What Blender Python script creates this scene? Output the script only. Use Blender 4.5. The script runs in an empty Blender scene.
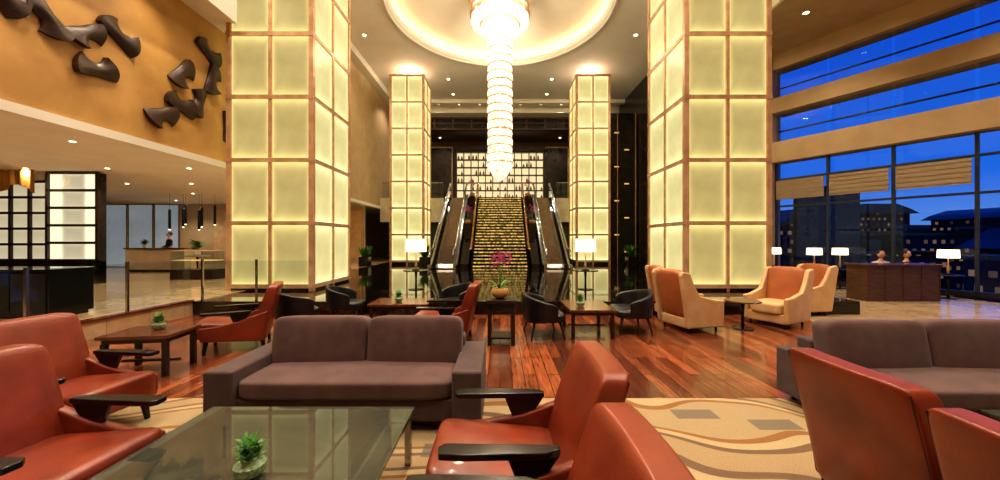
import bpy,bmesh,math,random
from mathutils import Vector,Matrix,Euler
random.seed(7)
sc=bpy.context.scene
COL=sc.collection
pi=math.pi
def L(c):
    r=[]
    for v in c:
        v=v/255.0
        r.append(v/12.92 if v<=.04045 else ((v+.055)/1.055)**2.4)
    return (r[0],r[1],r[2],1)
# ---------------------------------------------------------------- materials
def M(name,col,rough=.5,metal=0,col2=None,scale=5,detail=3,bump=0,bscale=60,emit=None,es=0,coat=0,spec=.5,stretch=None,ramp=None,sheen=0):
    m=bpy.data.materials.new(name);m.use_nodes=True
    nt=m.node_tree;n=nt.nodes;b=n['Principled BSDF']
    b.inputs['Base Color'].default_value=L(col)
    b.inputs['Roughness'].default_value=rough
    b.inputs['Metallic'].default_value=metal
    b.inputs['Coat Weight'].default_value=coat
    b.inputs['Coat Roughness'].default_value=.05
    b.inputs['Specular IOR Level'].default_value=spec
    b.inputs['Sheen Weight'].default_value=sheen
    tc=n.new('ShaderNodeTexCoord')
    mp=n.new('ShaderNodeMapping');nt.links.new(tc.outputs['Object'],mp.inputs['Vector'])
    if stretch: mp.inputs['Scale'].default_value=stretch
    if col2 is not None:
        no=n.new('ShaderNodeTexNoise');no.inputs['Scale'].default_value=scale;no.inputs['Detail'].default_value=detail
        nt.links.new(mp.outputs[0],no.inputs['Vector'])
        cr=n.new('ShaderNodeValToRGB');cr.color_ramp.elements[0].color=L(col);cr.color_ramp.elements[1].color=L(col2)
        a=ramp or (.35,.65)
        cr.color_ramp.elements[0].position=a[0];cr.color_ramp.elements[1].position=a[1]
        nt.links.new(no.outputs[0],cr.inputs[0]);nt.links.new(cr.outputs[0],b.inputs['Base Color'])
    if bump:
        no=n.new('ShaderNodeTexNoise');no.inputs['Scale'].default_value=bscale
        nt.links.new(tc.outputs['Object'],no.inputs['Vector'])
        bp=n.new('ShaderNodeBump');bp.inputs['Strength'].default_value=bump;bp.inputs['Distance'].default_value=.01
        nt.links.new(no.outputs[0],bp.inputs['Height']);nt.links.new(bp.outputs[0],b.inputs['Normal'])
    if emit is not None:
        b.inputs['Emission Color'].default_value=L(emit);b.inputs['Emission Strength'].default_value=es
    return m
def glassM(name,tint=(243,247,246),refl=(255,255,255),rough=.0,ior=1.45,body=None,bodyw=0):
    # thin-pane glass: transparent plus outer-face fresnel reflection
    m=bpy.data.materials.new(name);m.use_nodes=True;nt=m.node_tree;n=nt.nodes
    n.remove(n['Principled BSDF']);o=n['Material Output']
    t=n.new('ShaderNodeBsdfTransparent');t.inputs[0].default_value=L(tint)
    base=t.outputs[0]
    if body:
        d=n.new('ShaderNodeBsdfDiffuse');d.inputs[0].default_value=L(body)
        m0=n.new('ShaderNodeMixShader');m0.inputs[0].default_value=bodyw
        nt.links.new(t.outputs[0],m0.inputs[1]);nt.links.new(d.outputs[0],m0.inputs[2]);base=m0.outputs[0]
    g=n.new('ShaderNodeBsdfGlossy');g.inputs[0].default_value=L(refl);g.inputs['Roughness'].default_value=rough
    f=n.new('ShaderNodeFresnel');f.inputs[0].default_value=ior
    ge=n.new('ShaderNodeNewGeometry');iv=n.new('ShaderNodeMath');iv.operation='SUBTRACT';iv.inputs[0].default_value=1
    nt.links.new(ge.outputs['Backfacing'],iv.inputs[1])
    mu=n.new('ShaderNodeMath');mu.operation='MULTIPLY';nt.links.new(f.outputs[0],mu.inputs[0]);nt.links.new(iv.outputs[0],mu.inputs[1])
    mx=n.new('ShaderNodeMixShader')
    nt.links.new(mu.outputs[0],mx.inputs[0]);nt.links.new(base,mx.inputs[1]);nt.links.new(g.outputs[0],mx.inputs[2])
    nt.links.new(mx.outputs[0],o.inputs[0])
    return m
m_lea=M('leather_red',(130,53,28),.34,col2=(102,38,20),scale=3,bump=.12,bscale=90,coat=.12)
m_leaD=M('leather_piping',(74,28,16),.5)
m_blk=M('black_lacquer',(14,12,12),.22,col2=(22,19,18),scale=8)
m_fab=M('sofa_fabric',(94,67,62),.9,col2=(80,56,52),scale=6,bump=.3,bscale=400,sheen=.12)
m_fabD=M('sofa_fabric_side',(82,62,58),.9,col2=(70,52,50),scale=6,bump=.3,bscale=400,sheen=.08)
m_crm=M('cream_leather',(206,170,124),.45,col2=(194,154,106),scale=4,bump=.08)
m_tan=M('tan_leather',(172,100,56),.45,col2=(156,88,48),scale=4)
m_dkl=M('black_leather',(20,19,21),.35,col2=(30,28,30),scale=5,bump=.08)
m_wood=M('table_wood',(104,56,30),.25,col2=(76,38,20),scale=9,stretch=(1,6,1),coat=.4)
m_dw=M('dark_wood',(46,28,20),.35,col2=(32,19,14),scale=8,stretch=(6,1,1))
m_brz=M('bronze_metal',(222,182,146),.3,.3,col2=(196,154,118),scale=3)
m_steel=M('steel',(190,186,180),.2,1,col2=(170,166,160),scale=4)
m_goldm=M('gold_metal',(220,160,90),.25,.6,col2=(200,140,72),scale=4)
m_gold=M('gold_wall',(198,154,90),.65,col2=(174,130,70),scale=1.2,detail=8,bump=.25,bscale=14)
m_bei=M('beige_wall',(186,158,120),.7,col2=(176,148,110),scale=1.5)
m_wht=M('ceiling_paint',(228,220,206),.8,col2=(222,213,198),scale=1)
m_dome=M('dome_paint',(236,226,208),.7,col2=(230,220,200),scale=1)
m_mez=M('marble_white',(220,208,186),.3,col2=(200,184,158),scale=2,detail=8)
m_brown=M('brown_panel',(92,62,44),.4,col2=(72,47,33),scale=3,stretch=(1,1,5))
m_dark=M('dark_panel',(44,36,32),.25,col2=(34,28,25),scale=2)
m_sculp=M('carved_wood',(68,43,31),.4,col2=(46,29,21),scale=6,stretch=(1,1,4))
m_green=M('leaf_green',(84,140,50),.5,col2=(48,100,30),scale=12)
m_pink=M('orchid_pink',(170,30,110),.5,col2=(200,70,150),scale=20)
m_glass=glassM('clear_glass')
m_win=glassM('window_glass',tint=(240,245,250),ior=1.32)
m_shade=M('lamp_shade',(255,240,210),.8,emit=(255,230,186),es=1.7)
m_lens=M('downlight_lens',(255,240,210),.5,emit=(255,230,190),es=10)
m_bulb=M('backlight_glow',(200,160,100),.5,emit=(255,200,120),es=.7)
m_skin=M('skin',(206,158,126),.6,col2=(196,146,114),scale=8)
m_hair=M('hair',(22,16,14),.5,col2=(30,22,18),scale=20)
m_suit=M('dark_cloth',(28,28,34),.8,col2=(22,22,28),scale=20)
m_shirt=M('white_cloth',(200,200,200),.8,col2=(185,185,190),scale=20)
m_curt=M('gold_curtain',(176,128,52),.6,col2=(140,98,36),scale=6,stretch=(4,4,.3))
m_blind=M('blind_fabric',(166,144,118),.85,col2=(152,132,106),scale=4,stretch=(1,1,6))
m_mull=M('mullion_metal',(60,62,70),.4,.4,col2=(50,52,60),scale=4)
m_bott=M('bottle_amber',(150,96,40),.15,col2=(90,60,30),scale=6,coat=.5)
m_desk=M('desk_stone',(206,182,146),.4,col2=(190,164,128),scale=2,detail=6)
m_frost=M('frosted_glass',(176,190,200),.4,col2=(150,166,180),scale=1,emit=(180,200,215),es=.25)
def nodes(m):return m.node_tree,m.node_tree.nodes,m.node_tree.nodes['Principled BSDF']
# backlit column glass: emission slightly uneven, as with lamps behind the panel edges
def panelM(name,c_mid,c_edge,sm,se,halfw,halfh):
    m=M(name,(60,56,42),.14);nt,n,b=nodes(m)
    tc=n.new('ShaderNodeTexCoord');sp=n.new('ShaderNodeSeparateXYZ');nt.links.new(tc.outputs['Object'],sp.inputs[0])
    def ab(out,h,pw):
        a=n.new('ShaderNodeMath');a.operation='ABSOLUTE';nt.links.new(out,a.inputs[0])
        d=n.new('ShaderNodeMath');d.operation='DIVIDE';nt.links.new(a.outputs[0],d.inputs[0]);d.inputs[1].default_value=h
        p=n.new('ShaderNodeMath');p.operation='POWER';nt.links.new(d.outputs[0],p.inputs[0]);p.inputs[1].default_value=pw
        return p.outputs[0]
    e=n.new('ShaderNodeMath');e.operation='MAXIMUM'
    nt.links.new(ab(sp.outputs[0],halfw,7),e.inputs[0]);nt.links.new(ab(sp.outputs[2],halfh,5),e.inputs[1])
    no=n.new('ShaderNodeTexNoise');no.inputs['Scale'].default_value=1.6;nt.links.new(tc.outputs['Object'],no.inputs['Vector'])
    ad=n.new('ShaderNodeMath');ad.operation='MULTIPLY_ADD';nt.links.new(no.outputs[0],ad.inputs[0]);ad.inputs[1].default_value=.4;nt.links.new(e.outputs[0],ad.inputs[2])
    cr=n.new('ShaderNodeValToRGB');cr.color_ramp.elements[0].color=L(c_mid);cr.color_ramp.elements[1].color=L(c_edge);cr.color_ramp.elements[0].position=.1;cr.color_ramp.elements[1].position=1
    nt.links.new(ad.outputs[0],cr.inputs[0]);nt.links.new(cr.outputs[0],b.inputs['Emission Color'])
    st=n.new('ShaderNodeMapRange');nt.links.new(ad.outputs[0],st.inputs[0]);st.inputs['From Min'].default_value=.1;st.inputs['To Min'].default_value=sm;st.inputs['To Max'].default_value=se
    nt.links.new(st.outputs[0],b.inputs['Emission Strength'])
    return m
m_pan=panelM('column_glass',(212,188,122),(252,230,148),.6,1.1,.55,.85)
m_panS=panelM('column_glass_bright',(226,212,148),(252,240,174),.8,1.3,.57,.85)
m_panR=panelM('column_glass_far',(222,206,136),(255,244,176),.8,1.3,.44,.72)
m_litp=panelM('lit_wall_panel',(226,212,176),(255,240,204),.55,1.0,.4,.3)
# wood floor planks
def brickM(name,c1,c2,mortar,bw,rh,ms,rot,rough,coat=.3,grain=True):
    m=M(name,c1,rough,coat=coat);nt,n,b=nodes(m)
    tc=n.new('ShaderNodeTexCoord');mp=n.new('ShaderNodeMapping');mp.inputs['Rotation'].default_value=(0,0,rot)
    nt.links.new(tc.outputs['Object'],mp.inputs[0])
    br=n.new('ShaderNodeTexBrick');br.inputs['Color1'].default_value=L(c1);br.inputs['Color2'].default_value=L(c2);br.inputs['Mortar'].default_value=L(mortar)
    br.inputs['Scale'].default_value=1;br.inputs['Brick Width'].default_value=bw;br.inputs['Row Height'].default_value=rh;br.inputs['Mortar Size'].default_value=ms
    nt.links.new(mp.outputs[0],br.inputs['Vector'])
    no=n.new('ShaderNodeTexNoise');no.inputs['Scale'].default_value=3;no.inputs['Detail'].default_value=6
    m2=n.new('ShaderNodeMapping');m2.inputs['Scale'].default_value=(1,9,1) if grain else (1,1,1);nt.links.new(mp.outputs[0],m2.inputs[0]);nt.links.new(m2.outputs[0],no.inputs['Vector'])
    mr=n.new('ShaderNodeMapRange');mr.inputs['To Min'].default_value=.55 if grain else .8;mr.inputs['To Max'].default_value=1.3 if grain else 1.15;mr.inputs['From Min'].default_value=.3;mr.inputs['From Max'].default_value=.7
    nt.links.new(no.outputs[0],mr.inputs[0])
    mx=n.new('ShaderNodeMix');mx.data_type='RGBA';mx.blend_type='MULTIPLY';mx.inputs[0].default_value=1
    nt.links.new(br.outputs[0],mx.inputs[6]);nt.links.new(mr.outputs[0],mx.inputs[7]);nt.links.new(mx.outputs[2],b.inputs['Base Color'])
    return m
m_floor=brickM('plank_floor',(150,84,50),(78,38,25),(38,20,13),1.3,.15,.005,pi/2,.2,.25)
m_tile=brickM('stone_tile',(196,168,130),(180,150,112),(146,118,88),1.2,.8,.006,0,.22,.3,False)
m_bm=M('black_marble',(14,11,10),.06,col2=(70,56,42),scale=1.6,detail=10,ramp=(.5,.8),coat=.4)
# carpet with big swirls
m_carp=M('swirl_carpet',(150,126,92),.95);nt,n,b=nodes(m_carp)
tc=n.new('ShaderNodeTexCoord');no=n.new('ShaderNodeTexNoise');no.inputs['Scale'].default_value=.45;no.inputs['Detail'].default_value=1;nt.links.new(tc.outputs['Object'],no.inputs['Vector'])
va=n.new('ShaderNodeVectorMath');va.operation='MULTIPLY_ADD';nt.links.new(no.outputs[1],va.inputs[0]);va.inputs[1].default_value=(3.2,3.2,0);nt.links.new(tc.outputs['Object'],va.inputs[2])
wv=n.new('ShaderNodeTexWave');wv.wave_type='RINGS';wv.rings_direction='Z';wv.inputs['Scale'].default_value=.26;wv.inputs['Distortion'].default_value=0
nt.links.new(va.outputs[0],wv.inputs['Vector'])
cr=n.new('ShaderNodeValToRGB');cr.color_ramp.interpolation='CONSTANT'
e=cr.color_ramp.elements;e[0].color=L((150,128,94));e[1].position=.34;e[1].color=L((128,88,46))
for p,c in ((.5,(162,141,106)),(.74,(104,80,58)),(.88,(148,124,90))):
    x=e.new(p);x.color=L(c)
nt.links.new(wv.outputs[0],cr.inputs[0])
vo=n.new('ShaderNodeTexBrick');vo.inputs['Scale'].default_value=1;vo.inputs['Brick Width'].default_value=.42;vo.inputs['Row Height'].default_value=.2;vo.inputs['Color1'].default_value=(0,0,0,1);vo.inputs['Color2'].default_value=(1,1,1,1);vo.inputs['Mortar'].default_value=(0,0,0,1);vo.inputs['Mortar Size'].default_value=.008
nt.links.new(tc.outputs['Object'],vo.inputs['Vector'])
gt=n.new('ShaderNodeMath');gt.operation='GREATER_THAN';gt.inputs[1].default_value=.93;nt.links.new(vo.outputs[0],gt.inputs[0])
gs=n.new('ShaderNodeMath');gs.operation='MULTIPLY';gs.inputs[1].default_value=.75;nt.links.new(gt.outputs[0],gs.inputs[0])
mx=n.new('ShaderNodeMix');mx.data_type='RGBA';nt.links.new(gs.outputs[0],mx.inputs[0])
nt.links.new(cr.outputs[0],mx.inputs[6]);mx.inputs[7].default_value=L((92,82,74))
fn=n.new('ShaderNodeTexNoise');fn.inputs['Scale'].default_value=110;nt.links.new(tc.outputs['Object'],fn.inputs['Vector'])
mx2=n.new('ShaderNodeMix');mx2.data_type='RGBA';mx2.blend_type='OVERLAY';mx2.inputs[0].default_value=.4
nt.links.new(mx.outputs[2],mx2.inputs[6]);nt.links.new(fn.outputs[0],mx2.inputs[7]);nt.links.new(mx2.outputs[2],b.inputs['Base Color'])
# table glass
m_tglass=glassM('table_glass',tint=(172,178,168),refl=(230,232,225),ior=1.9,rough=.02,body=(100,102,92),bodyw=.3)
# chandelier crystal, emission varied in cells to imitate sparkle
m_cry=M('crystal',(255,240,215),.15,emit=(255,234,198),es=2);nt,n,b=nodes(m_cry)
tc=n.new('ShaderNodeTexCoord');vo=n.new('ShaderNodeTexVoronoi');vo.inputs['Scale'].default_value=9;nt.links.new(tc.outputs['Object'],vo.inputs['Vector'])
mr=n.new('ShaderNodeMapRange');mr.inputs['From Max'].default_value=.7;mr.inputs['To Min'].default_value=2.8;mr.inputs['To Max'].default_value=.45
nt.links.new(vo.outputs[0],mr.inputs[0]);nt.links.new(mr.outputs[0],b.inputs['Emission Strength'])
# building facade with lit windows
m_bld=M('night_facade',(24,32,52),.8);nt,n,b=nodes(m_bld)
tc=n.new('ShaderNodeTexCoord');sp=n.new('ShaderNodeSeparateXYZ');nt.links.new(tc.outputs['Object'],sp.inputs[0])
sm=n.new('ShaderNodeMath');sm.operation='ADD';nt.links.new(sp.outputs[0],sm.inputs[0]);nt.links.new(sp.outputs[1],sm.inputs[1])
cb=n.new('ShaderNodeCombineXYZ');nt.links.new(sm.outputs[0],cb.inputs[0]);nt.links.new(sp.outputs[2],cb.inputs[1])
br=n.new('ShaderNodeTexBrick');br.offset=.3;br.inputs['Scale'].default_value=1;br.inputs['Mortar Size'].default_value=.3;br.inputs['Brick Width'].default_value=1.0;br.inputs['Row Height'].default_value=1.0;br.inputs['Bias'].default_value=-.4
br.inputs['Color1'].default_value=(0,0,0,1);br.inputs['Color2'].default_value=(1,.58,.28,1);br.inputs['Mortar'].default_value=(0,0,0,1)
nt.links.new(cb.outputs[0],br.inputs['Vector'])
nt.links.new(br.outputs[0],b.inputs['Emission Color']);b.inputs['Emission Strength'].default_value=.4
# ---------------------------------------------------------------- mesh helpers
def finish(name,bm,mat,parent=None,smooth=False,loc=(0,0,0),rot=(0,0,0),wn=False):
    bmesh.ops.recalc_face_normals(bm,faces=bm.faces)
    me=bpy.data.meshes.new(name);bm.to_mesh(me);bm.free()
    if mat: me.materials.append(mat)
    if smooth:
        for p in me.polygons:p.use_smooth=True
    o=bpy.data.objects.new(name,me);COL.objects.link(o)
    o.location=loc;o.rotation_euler=rot
    if parent:o.parent=parent
    if wn:
        md=o.modifiers.new('wn','WEIGHTED_NORMAL');md.keep_sharp=True
    return o
def tag(o,label=None,cat=None,group=None,kind=None):
    if label:o['label']=label
    if cat:o['category']=cat
    if group:o['group']=group
    if kind:o['kind']=kind
    return o
def thing(name,label,cat,loc=(0,0,0),rz=0,group=None,kind=None):
    e=bpy.data.objects.new(name,None);e.empty_display_size=.2;COL.objects.link(e)
    e.location=loc;e.rotation_euler=(0,0,rz)
    return tag(e,label,cat,group,kind)
def dup(t,loc,rz=None,label=None,group=None):
    def cp(o,par):
        c=o.copy();COL.objects.link(c)
        if par:c.parent=par
        for k in o.children:cp(k,c)
        return c
    c=cp(t,None);c.location=loc
    if rz is not None:c.rotation_euler=(0,0,rz)
    if label:c['label']=label
    if group:c['group']=group;t['group']=group
    return c
def addbox(bm,x0,x1,y0,y1,z0,z1,M4=None):
    vs=[bm.verts.new((x,y,z)) for x in(x0,x1) for y in(y0,y1) for z in(z0,z1)]
    for f in((0,1,3,2),(4,6,7,5),(0,4,5,1),(2,3,7,6),(0,2,6,4),(1,5,7,3)):bm.faces.new([vs[i] for i in f])
    if M4 is not None:
        for v in vs:v.co=M4@v.co
    return vs
def box(name,x0,x1,y0,y1,z0,z1,mat,parent=None,bev=0,**k):
    bm=bmesh.new();addbox(bm,x0,x1,y0,y1,z0,z1)
    if bev:bmesh.ops.bevel(bm,geom=bm.edges[:],offset=bev,segments=3,profile=.5,affect='EDGES')
    return finish(name,bm,mat,parent,smooth=bool(bev),wn=bool(bev),**k)
def boxes(name,lst,mat,parent=None,bev=0,**k):
    bm=bmesh.new()
    for l in lst:addbox(bm,*l)
    if bev:bmesh.ops.bevel(bm,geom=bm.edges[:],offset=bev,segments=2,profile=.5,affect='EDGES')
    return finish(name,bm,mat,parent,smooth=bool(bev),wn=bool(bev),**k)
def blob(name,w,d,h,mat,parent=None,n=6,cuts=9,warp=None,loc=(0,0,0),bulge=0,bax=2,rot=(0,0,0)):
    bm=bmesh.new();bmesh.ops.create_cube(bm,size=2)
    bmesh.ops.subdivide_edges(bm,edges=bm.edges[:],cuts=cuts,use_grid_fill=True)
    for v in bm.verts:
        u=Vector(v.co)
        u=Vector([math.copysign(abs(c)**.75,c) for c in u])
        s=(abs(u.x)**n+abs(u.y)**n+abs(u.z)**n)**(-1.0/n)
        u=u*s
        if bulge:
            a=[i for i in range(3) if i!=bax]
            u[bax]*=1+bulge*(1-min(1,abs(u[a[0]]))**2)*(1-min(1,abs(u[a[1]]))**2)
        p=Vector((u.x*w/2,u.y*d/2,u.z*h/2))
        v.co=Vector(warp(*p)) if warp else p
    return finish(name,bm,mat,parent,smooth=True,loc=loc,rot=rot)
def extr(name,prof,a,b,mat,parent=None,axis='x',bev=0,seg=2,**k):
    bm=bmesh.new()
    def P(p,t):
        return {'x':(t,p[0],p[1]),'y':(p[0],t,p[1]),'z':(p[0],p[1],t)}[axis]
    A=[bm.verts.new(P(p,a)) for p in prof];B=[bm.verts.new(P(p,b)) for p in prof]
    bm.faces.new(A);bm.faces.new(B[::-1]);N=len(prof)
    for i in range(N):bm.faces.new((A[i],B[i],B[(i+1)%N],A[(i+1)%N]))
    bmesh.ops.recalc_face_normals(bm,faces=bm.faces)
    if bev:
        ed=[e for e in bm.edges if e.calc_face_angle(0)>.4]
        bmesh.ops.bevel(bm,geom=ed,offset=bev,segments=seg,profile=.5,affect='EDGES')
    return finish(name,bm,mat,parent,smooth=bool(bev),wn=bool(bev),**k)
def addlathe(bm,prof,n=24,rib=0,c=(0,0,0)):
    rows=[]
    for r,z in prof:
        rr=[]
        for i in range(n):
            q=r*(1-rib*(i%2));a=2*pi*i/n
            rr.append(bm.verts.new((c[0]+q*math.cos(a),c[1]+q*math.sin(a),c[2]+z)))
        rows.append(rr)
    for j in range(len(rows)-1):
        for i in range(n):bm.faces.new((rows[j][i],rows[j][(i+1)%n],rows[j+1][(i+1)%n],rows[j+1][i]))
    bm.faces.new(rows[0][::-1]);bm.faces.new(rows[-1])
def lathe(name,prof,mat,parent=None,n=24,rib=0,smooth=True,**k):
    bm=bmesh.new();addlathe(bm,prof,n,rib)
    return finish(name,bm,mat,parent,smooth=smooth,wn=smooth,**k)
def addtube(bm,pts,r,n=8):
    pts=[Vector(p) for p in pts];rows=[]
    for i,p in enumerate(pts):
        t=(pts[min(i+1,len(pts)-1)]-pts[max(i-1,0)]).normalized()
        q=t.to_track_quat('Z','Y');rr=r[i] if isinstance(r,(list,tuple)) else r
        rows.append([bm.verts.new(p+q@Vector((rr*math.cos(2*pi*k/n),rr*math.sin(2*pi*k/n),0))) for k in range(n)])
    for j in range(len(rows)-1):
        for i in range(n):bm.faces.new((rows[j][i],rows[j][(i+1)%n],rows[j+1][(i+1)%n],rows[j+1][i]))
    bm.faces.new(rows[0][::-1]);bm.faces.new(rows[-1])
def tube(name,pts,r,mat,parent=None,n=8,**k):
    bm=bmesh.new();addtube(bm,pts,r,n);return finish(name,bm,mat,parent,smooth=True,wn=True,**k)
def leaf(bm,base,ang,ln,w,up,droop):
    prev=None;N=6
    for i in range(N+1):
        t=i/N
        r=ln*t*.8;z=up*t-droop*t*t
        ww=w*math.sin(pi*min(1,t*.9+.08))+.001
        c=Vector(base)+Vector((math.cos(ang)*r,math.sin(ang)*r,z));s=Vector((-math.sin(ang),math.cos(ang),0))*ww/2
        a=bm.verts.new(c-s);m=bm.verts.new(c+Vector((0,0,-ww*.15)));b2=bm.verts.new(c+s)
        if prev:
            bm.faces.new((prev[0],prev[1],m,a));bm.faces.new((prev[1],prev[2],b2,m))
        prev=(a,m,b2)
def S(o):return tag(o,kind='structure')
# ---------------------------------------------------------------- room shell
S(box('floor',-7,6.5,-5,8.2,-.2,0,m_floor))
S(box('floor',6.5,23,-5,8.2,-.2,0,m_tile))
S(box('floor',8.2,13.5,8.2,16,-.2,0,m_tile))
S(box('floor',-7,8.2,8.2,32,-.2,.3,m_bm))
S(box('floor',-24,-7,-5,32,-.2,.3,m_tile))
S(box('floor',8.2,16,16,32,-.2,.3,m_bm))
S(box('trim_1',-7.12,-6.96,-5,8.2,.3,.34,m_wood))
rug=box('carpet',-6.2,6,-2.5,3.85,0,.008,m_carp);tag(rug,'beige swirl-patterned carpet on the plank floor','carpet')
S(box('wall_west',-8.3,-8,-5,12.2,3.95,7.7,m_gold))
S(box('wall_west',-8.3,-8,12.2,32,3.95,11.7,m_bei))
S(box('trim_2',-8.32,-7.95,-5,28,3.78,3.95,m_wht))
S(box('ceiling',-8.3,-7.3,-5,12.2,7.7,7.9,m_wht))
S(box('wall_west',-7.4,-7.3,-5,12.2,7.9,11.7,m_wht))
S(box('ceiling',-24,-8.32,-5,32,3.9,4.1,m_wht))
S(box('wall_west',-24.2,-24,-5,32,0,4.1,m_bei))
S(box('wall_south',-24,23.5,-5.2,-5,0,12,m_bei))
def ringceil():
    bm=bmesh.new();cx,cy,r=0,15.7,4.8;x0,x1,y0,y1=-8.2,9.1,-5,29;z=11.7;N=96
    inn=[];out=[]
    for i in range(N):
        a=2*pi*i/N;c,s=math.cos(a),math.sin(a)
        inn.append(bm.verts.new((cx+r*c,cy+r*s,z)))
        ts=[]
        if c>1e-6:ts.append((x1-cx)/c)
        if c<-1e-6:ts.append((x0-cx)/c)
        if s>1e-6:ts.append((y1-cy)/s)
        if s<-1e-6:ts.append((y0-cy)/s)
        t=min(ts);out.append((cx+t*c,cy+t*s))
    ov=[bm.verts.new((p[0],p[1],z)) for p in out]
    for i in range(N):
        j=(i+1)%N
        a,b2=out[i],out[j]
        cor=None
        if abs(a[0]-b2[0])>1e-4 and abs(a[1]-b2[1])>1e-4:
            cor=bm.verts.new((x1 if max(a[0],b2[0])>x1-1e-3 else x0, y1 if max(a[1],b2[1])>y1-1e-3 else y0,z))
        f=[inn[i],ov[i]]+([cor] if cor else [])+[ov[j],inn[j]]
        bm.faces.new(f)
    o=finish('ceiling',bm,m_wht);return S(o)
ringceil()
bm=bmesh.new();N=96;rows=[]
for r,z in((4.8,11.7),(4.72,11.78),(4.72,11.95),(5.1,12.0),(5.1,12.35),(4.3,12.42),(.01,12.45)):
    rows.append([bm.verts.new((r*math.cos(2*pi*i/N),15.7+r*math.sin(2*pi*i/N),z)) for i in range(N)])
for j in range(len(rows)-1):
    for i in range(N):bm.faces.new((rows[j][i],rows[j][(i+1)%N],rows[j+1][(i+1)%N],rows[j+1][i]))
S(finish('ceiling',bm,m_dome))
bm=bmesh.new()
pts=[(4.93*math.cos(2*pi*i/96),15.7+4.93*math.sin(2*pi*i/96),12.06) for i in range(97)]
addtube(bm,pts,.035,6);o=finish('cove_light_tube',bm,M('cove_glow',(255,230,180),.5,emit=(255,226,186),es=9));tag(o,'warm cove light tube hidden in the round ceiling recess','light')
bm=bmesh.new();pts=[(4.9*math.cos(2*pi*i/96),15.7+4.9*math.sin(2*pi*i/96),11.69) for i in range(97)];addtube(bm,pts,.07,8);S(finish('trim_3',bm,m_wht,smooth=True))
S(box('trim_4',-8,8.9,25.6,25.9,11.45,11.7,m_wht))
S(box('trim_5',-8,8.9,26.9,28,11.2,11.7,m_wht))
S(box('trim_6',-8,-7.5,12.3,26.9,11.35,11.7,m_wht))
S(extr('ceiling',[(9,-5),(22.6,-5),(11.0,15.9),(9,18)],9.3,9.5,m_bei,axis='z'))
S(box('wall_east',8.9,9.0,-5,18,9.3,11.7,m_wht))
S(box('wall_east',8.9,9.1,18,29,.3,11.7,m_dark))
S(box('wall_north',-24,-8.3,31.8,32,0,4.1,m_bei))
S(box('wall_north',-8.3,16,31.5,31.8,0,12,m_brown))
S(box('ceiling',-8.3,9.1,28,31.5,10.25,10.4,m_brown))
S(box('wall_north',-8.3,9.1,28,28.2,10.25,11.7,m_dark))
bm=bmesh.new()
for i in range(12):
    x=-8+i*1.43;addbox(bm,x,x+.12,27.9,28,10.3,11.2)
addbox(bm,-8,9,27.88,28,10.25,10.35);addbox(bm,-8,9,27.88,28,10.72,10.8);addbox(bm,-8,9,27.88,28,11.1,11.2)
S(finish('trim_7',bm,m_brown))
S(box('floor',-8,-3.7,24.2,31.5,4.2,4.5,m_bm))
S(box('floor',-3.7,3.7,23.7,31.5,4.2,4.5,m_bm))
S(box('floor',3.7,9,24.2,31.5,4.2,4.5,m_bm))
S(box('trim_8',-8,-3.75,24.0,24.2,2.9,4.5,m_mez))
S(box('trim_9',3.75,9,24.0,24.2,2.9,4.5,m_mez))
S(box('wall_north',-8,9,26.5,26.7,.3,4.2,m_dark))
for i,(a,b2) in enumerate(((-7.6,-6.6),(-6.3,-4.2),(4.0,5.9),(6.2,7.8))):
    S(boxes('trim_%d'%(20+i),[(a,b2,31.4,31.5,4.5,9.7),(a+.12,b2-.12,31.34,31.4,4.7,9.5)],m_dark))
    S(boxes('trim_%d'%(30+i),[(a-.06,a,31.3,31.5,4.5,9.8),(b2,b2+.06,31.3,31.5,4.5,9.8),(a-.06,b2+.06,31.3,31.5,9.7,9.8)],m_brz))
for a,b2 in((-7.9,-3.8),(3.8,8.8)):
    t=thing('glass_balustrade','glass balustrade with steel handrail along the mezzanine edge','railing',((a+b2)/2,24.1,4.5))
    w=(b2-a)/2
    box('glass_panel',-w,w,-.01,.01,.02,1.0,m_glass,t);box('handrail',-w,w,-.03,.03,1.0,1.05,m_steel,t,bev=.01)
# pier + glass wall
D=Vector((.492,-.871,0)).normalized();W0=Vector((11.49,15,0));Nn=Vector((.871,.492,0)).normalized()
WM=Matrix(((D.x,Nn.x,0,W0.x),(D.y,Nn.y,0,W0.y),(0,0,1,0),(0,0,0,1)))
def wbox(name,lst,mat):
    bm=bmesh.new()
    for l in lst:addbox(bm,*l,M4=WM)
    return S(finish(name,bm,mat))
SM=22.9
wbox('wall_east',[(-.75,0,-.3,.4,0,11.7)],m_bei)
wbox('wall_east',[(0,SM,-.35,.35,4.87,5.7)],m_bei)
wbox('wall_east',[(0,SM,-.35,.6,6.9,7.5)],m_bei)
wbox('wall_east',[(0,SM,-.25,.5,8.7,9.5)],m_bei)
wbox('wall_east',[(0,SM,-.05,.1,0,.18)],m_dark)
k=0
s=0
mull=[]
while s<SM:
    e=min(s+1.7,SM);k+=1
    if s<14:
        wbox('window_%d'%k,[(s+.04,e-.04,.0,.012,.18,4.87),(s+.04,e-.04,.0,.012,5.7,6.9),(s+.04,e-.04,.0,.012,7.5,8.7)],m_win)
    else:
        wbox('wall_east',[(s,e,-.05,.1,.18,8.7)],m_bei)
    mull.append((s-.04,s+.04,-.06,.08,.18,4.87))
    s=e
mull.append((0,SM,-.05,.07,3.05,3.12));mull.append((0,SM,-.05,.07,4.15,4.22))
mull.append((0,SM,.25,.3,6.2,6.26));mull.append((0,SM,.25,.3,8.0,8.05))
wbox('trim_10',mull,m_mull)
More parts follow.
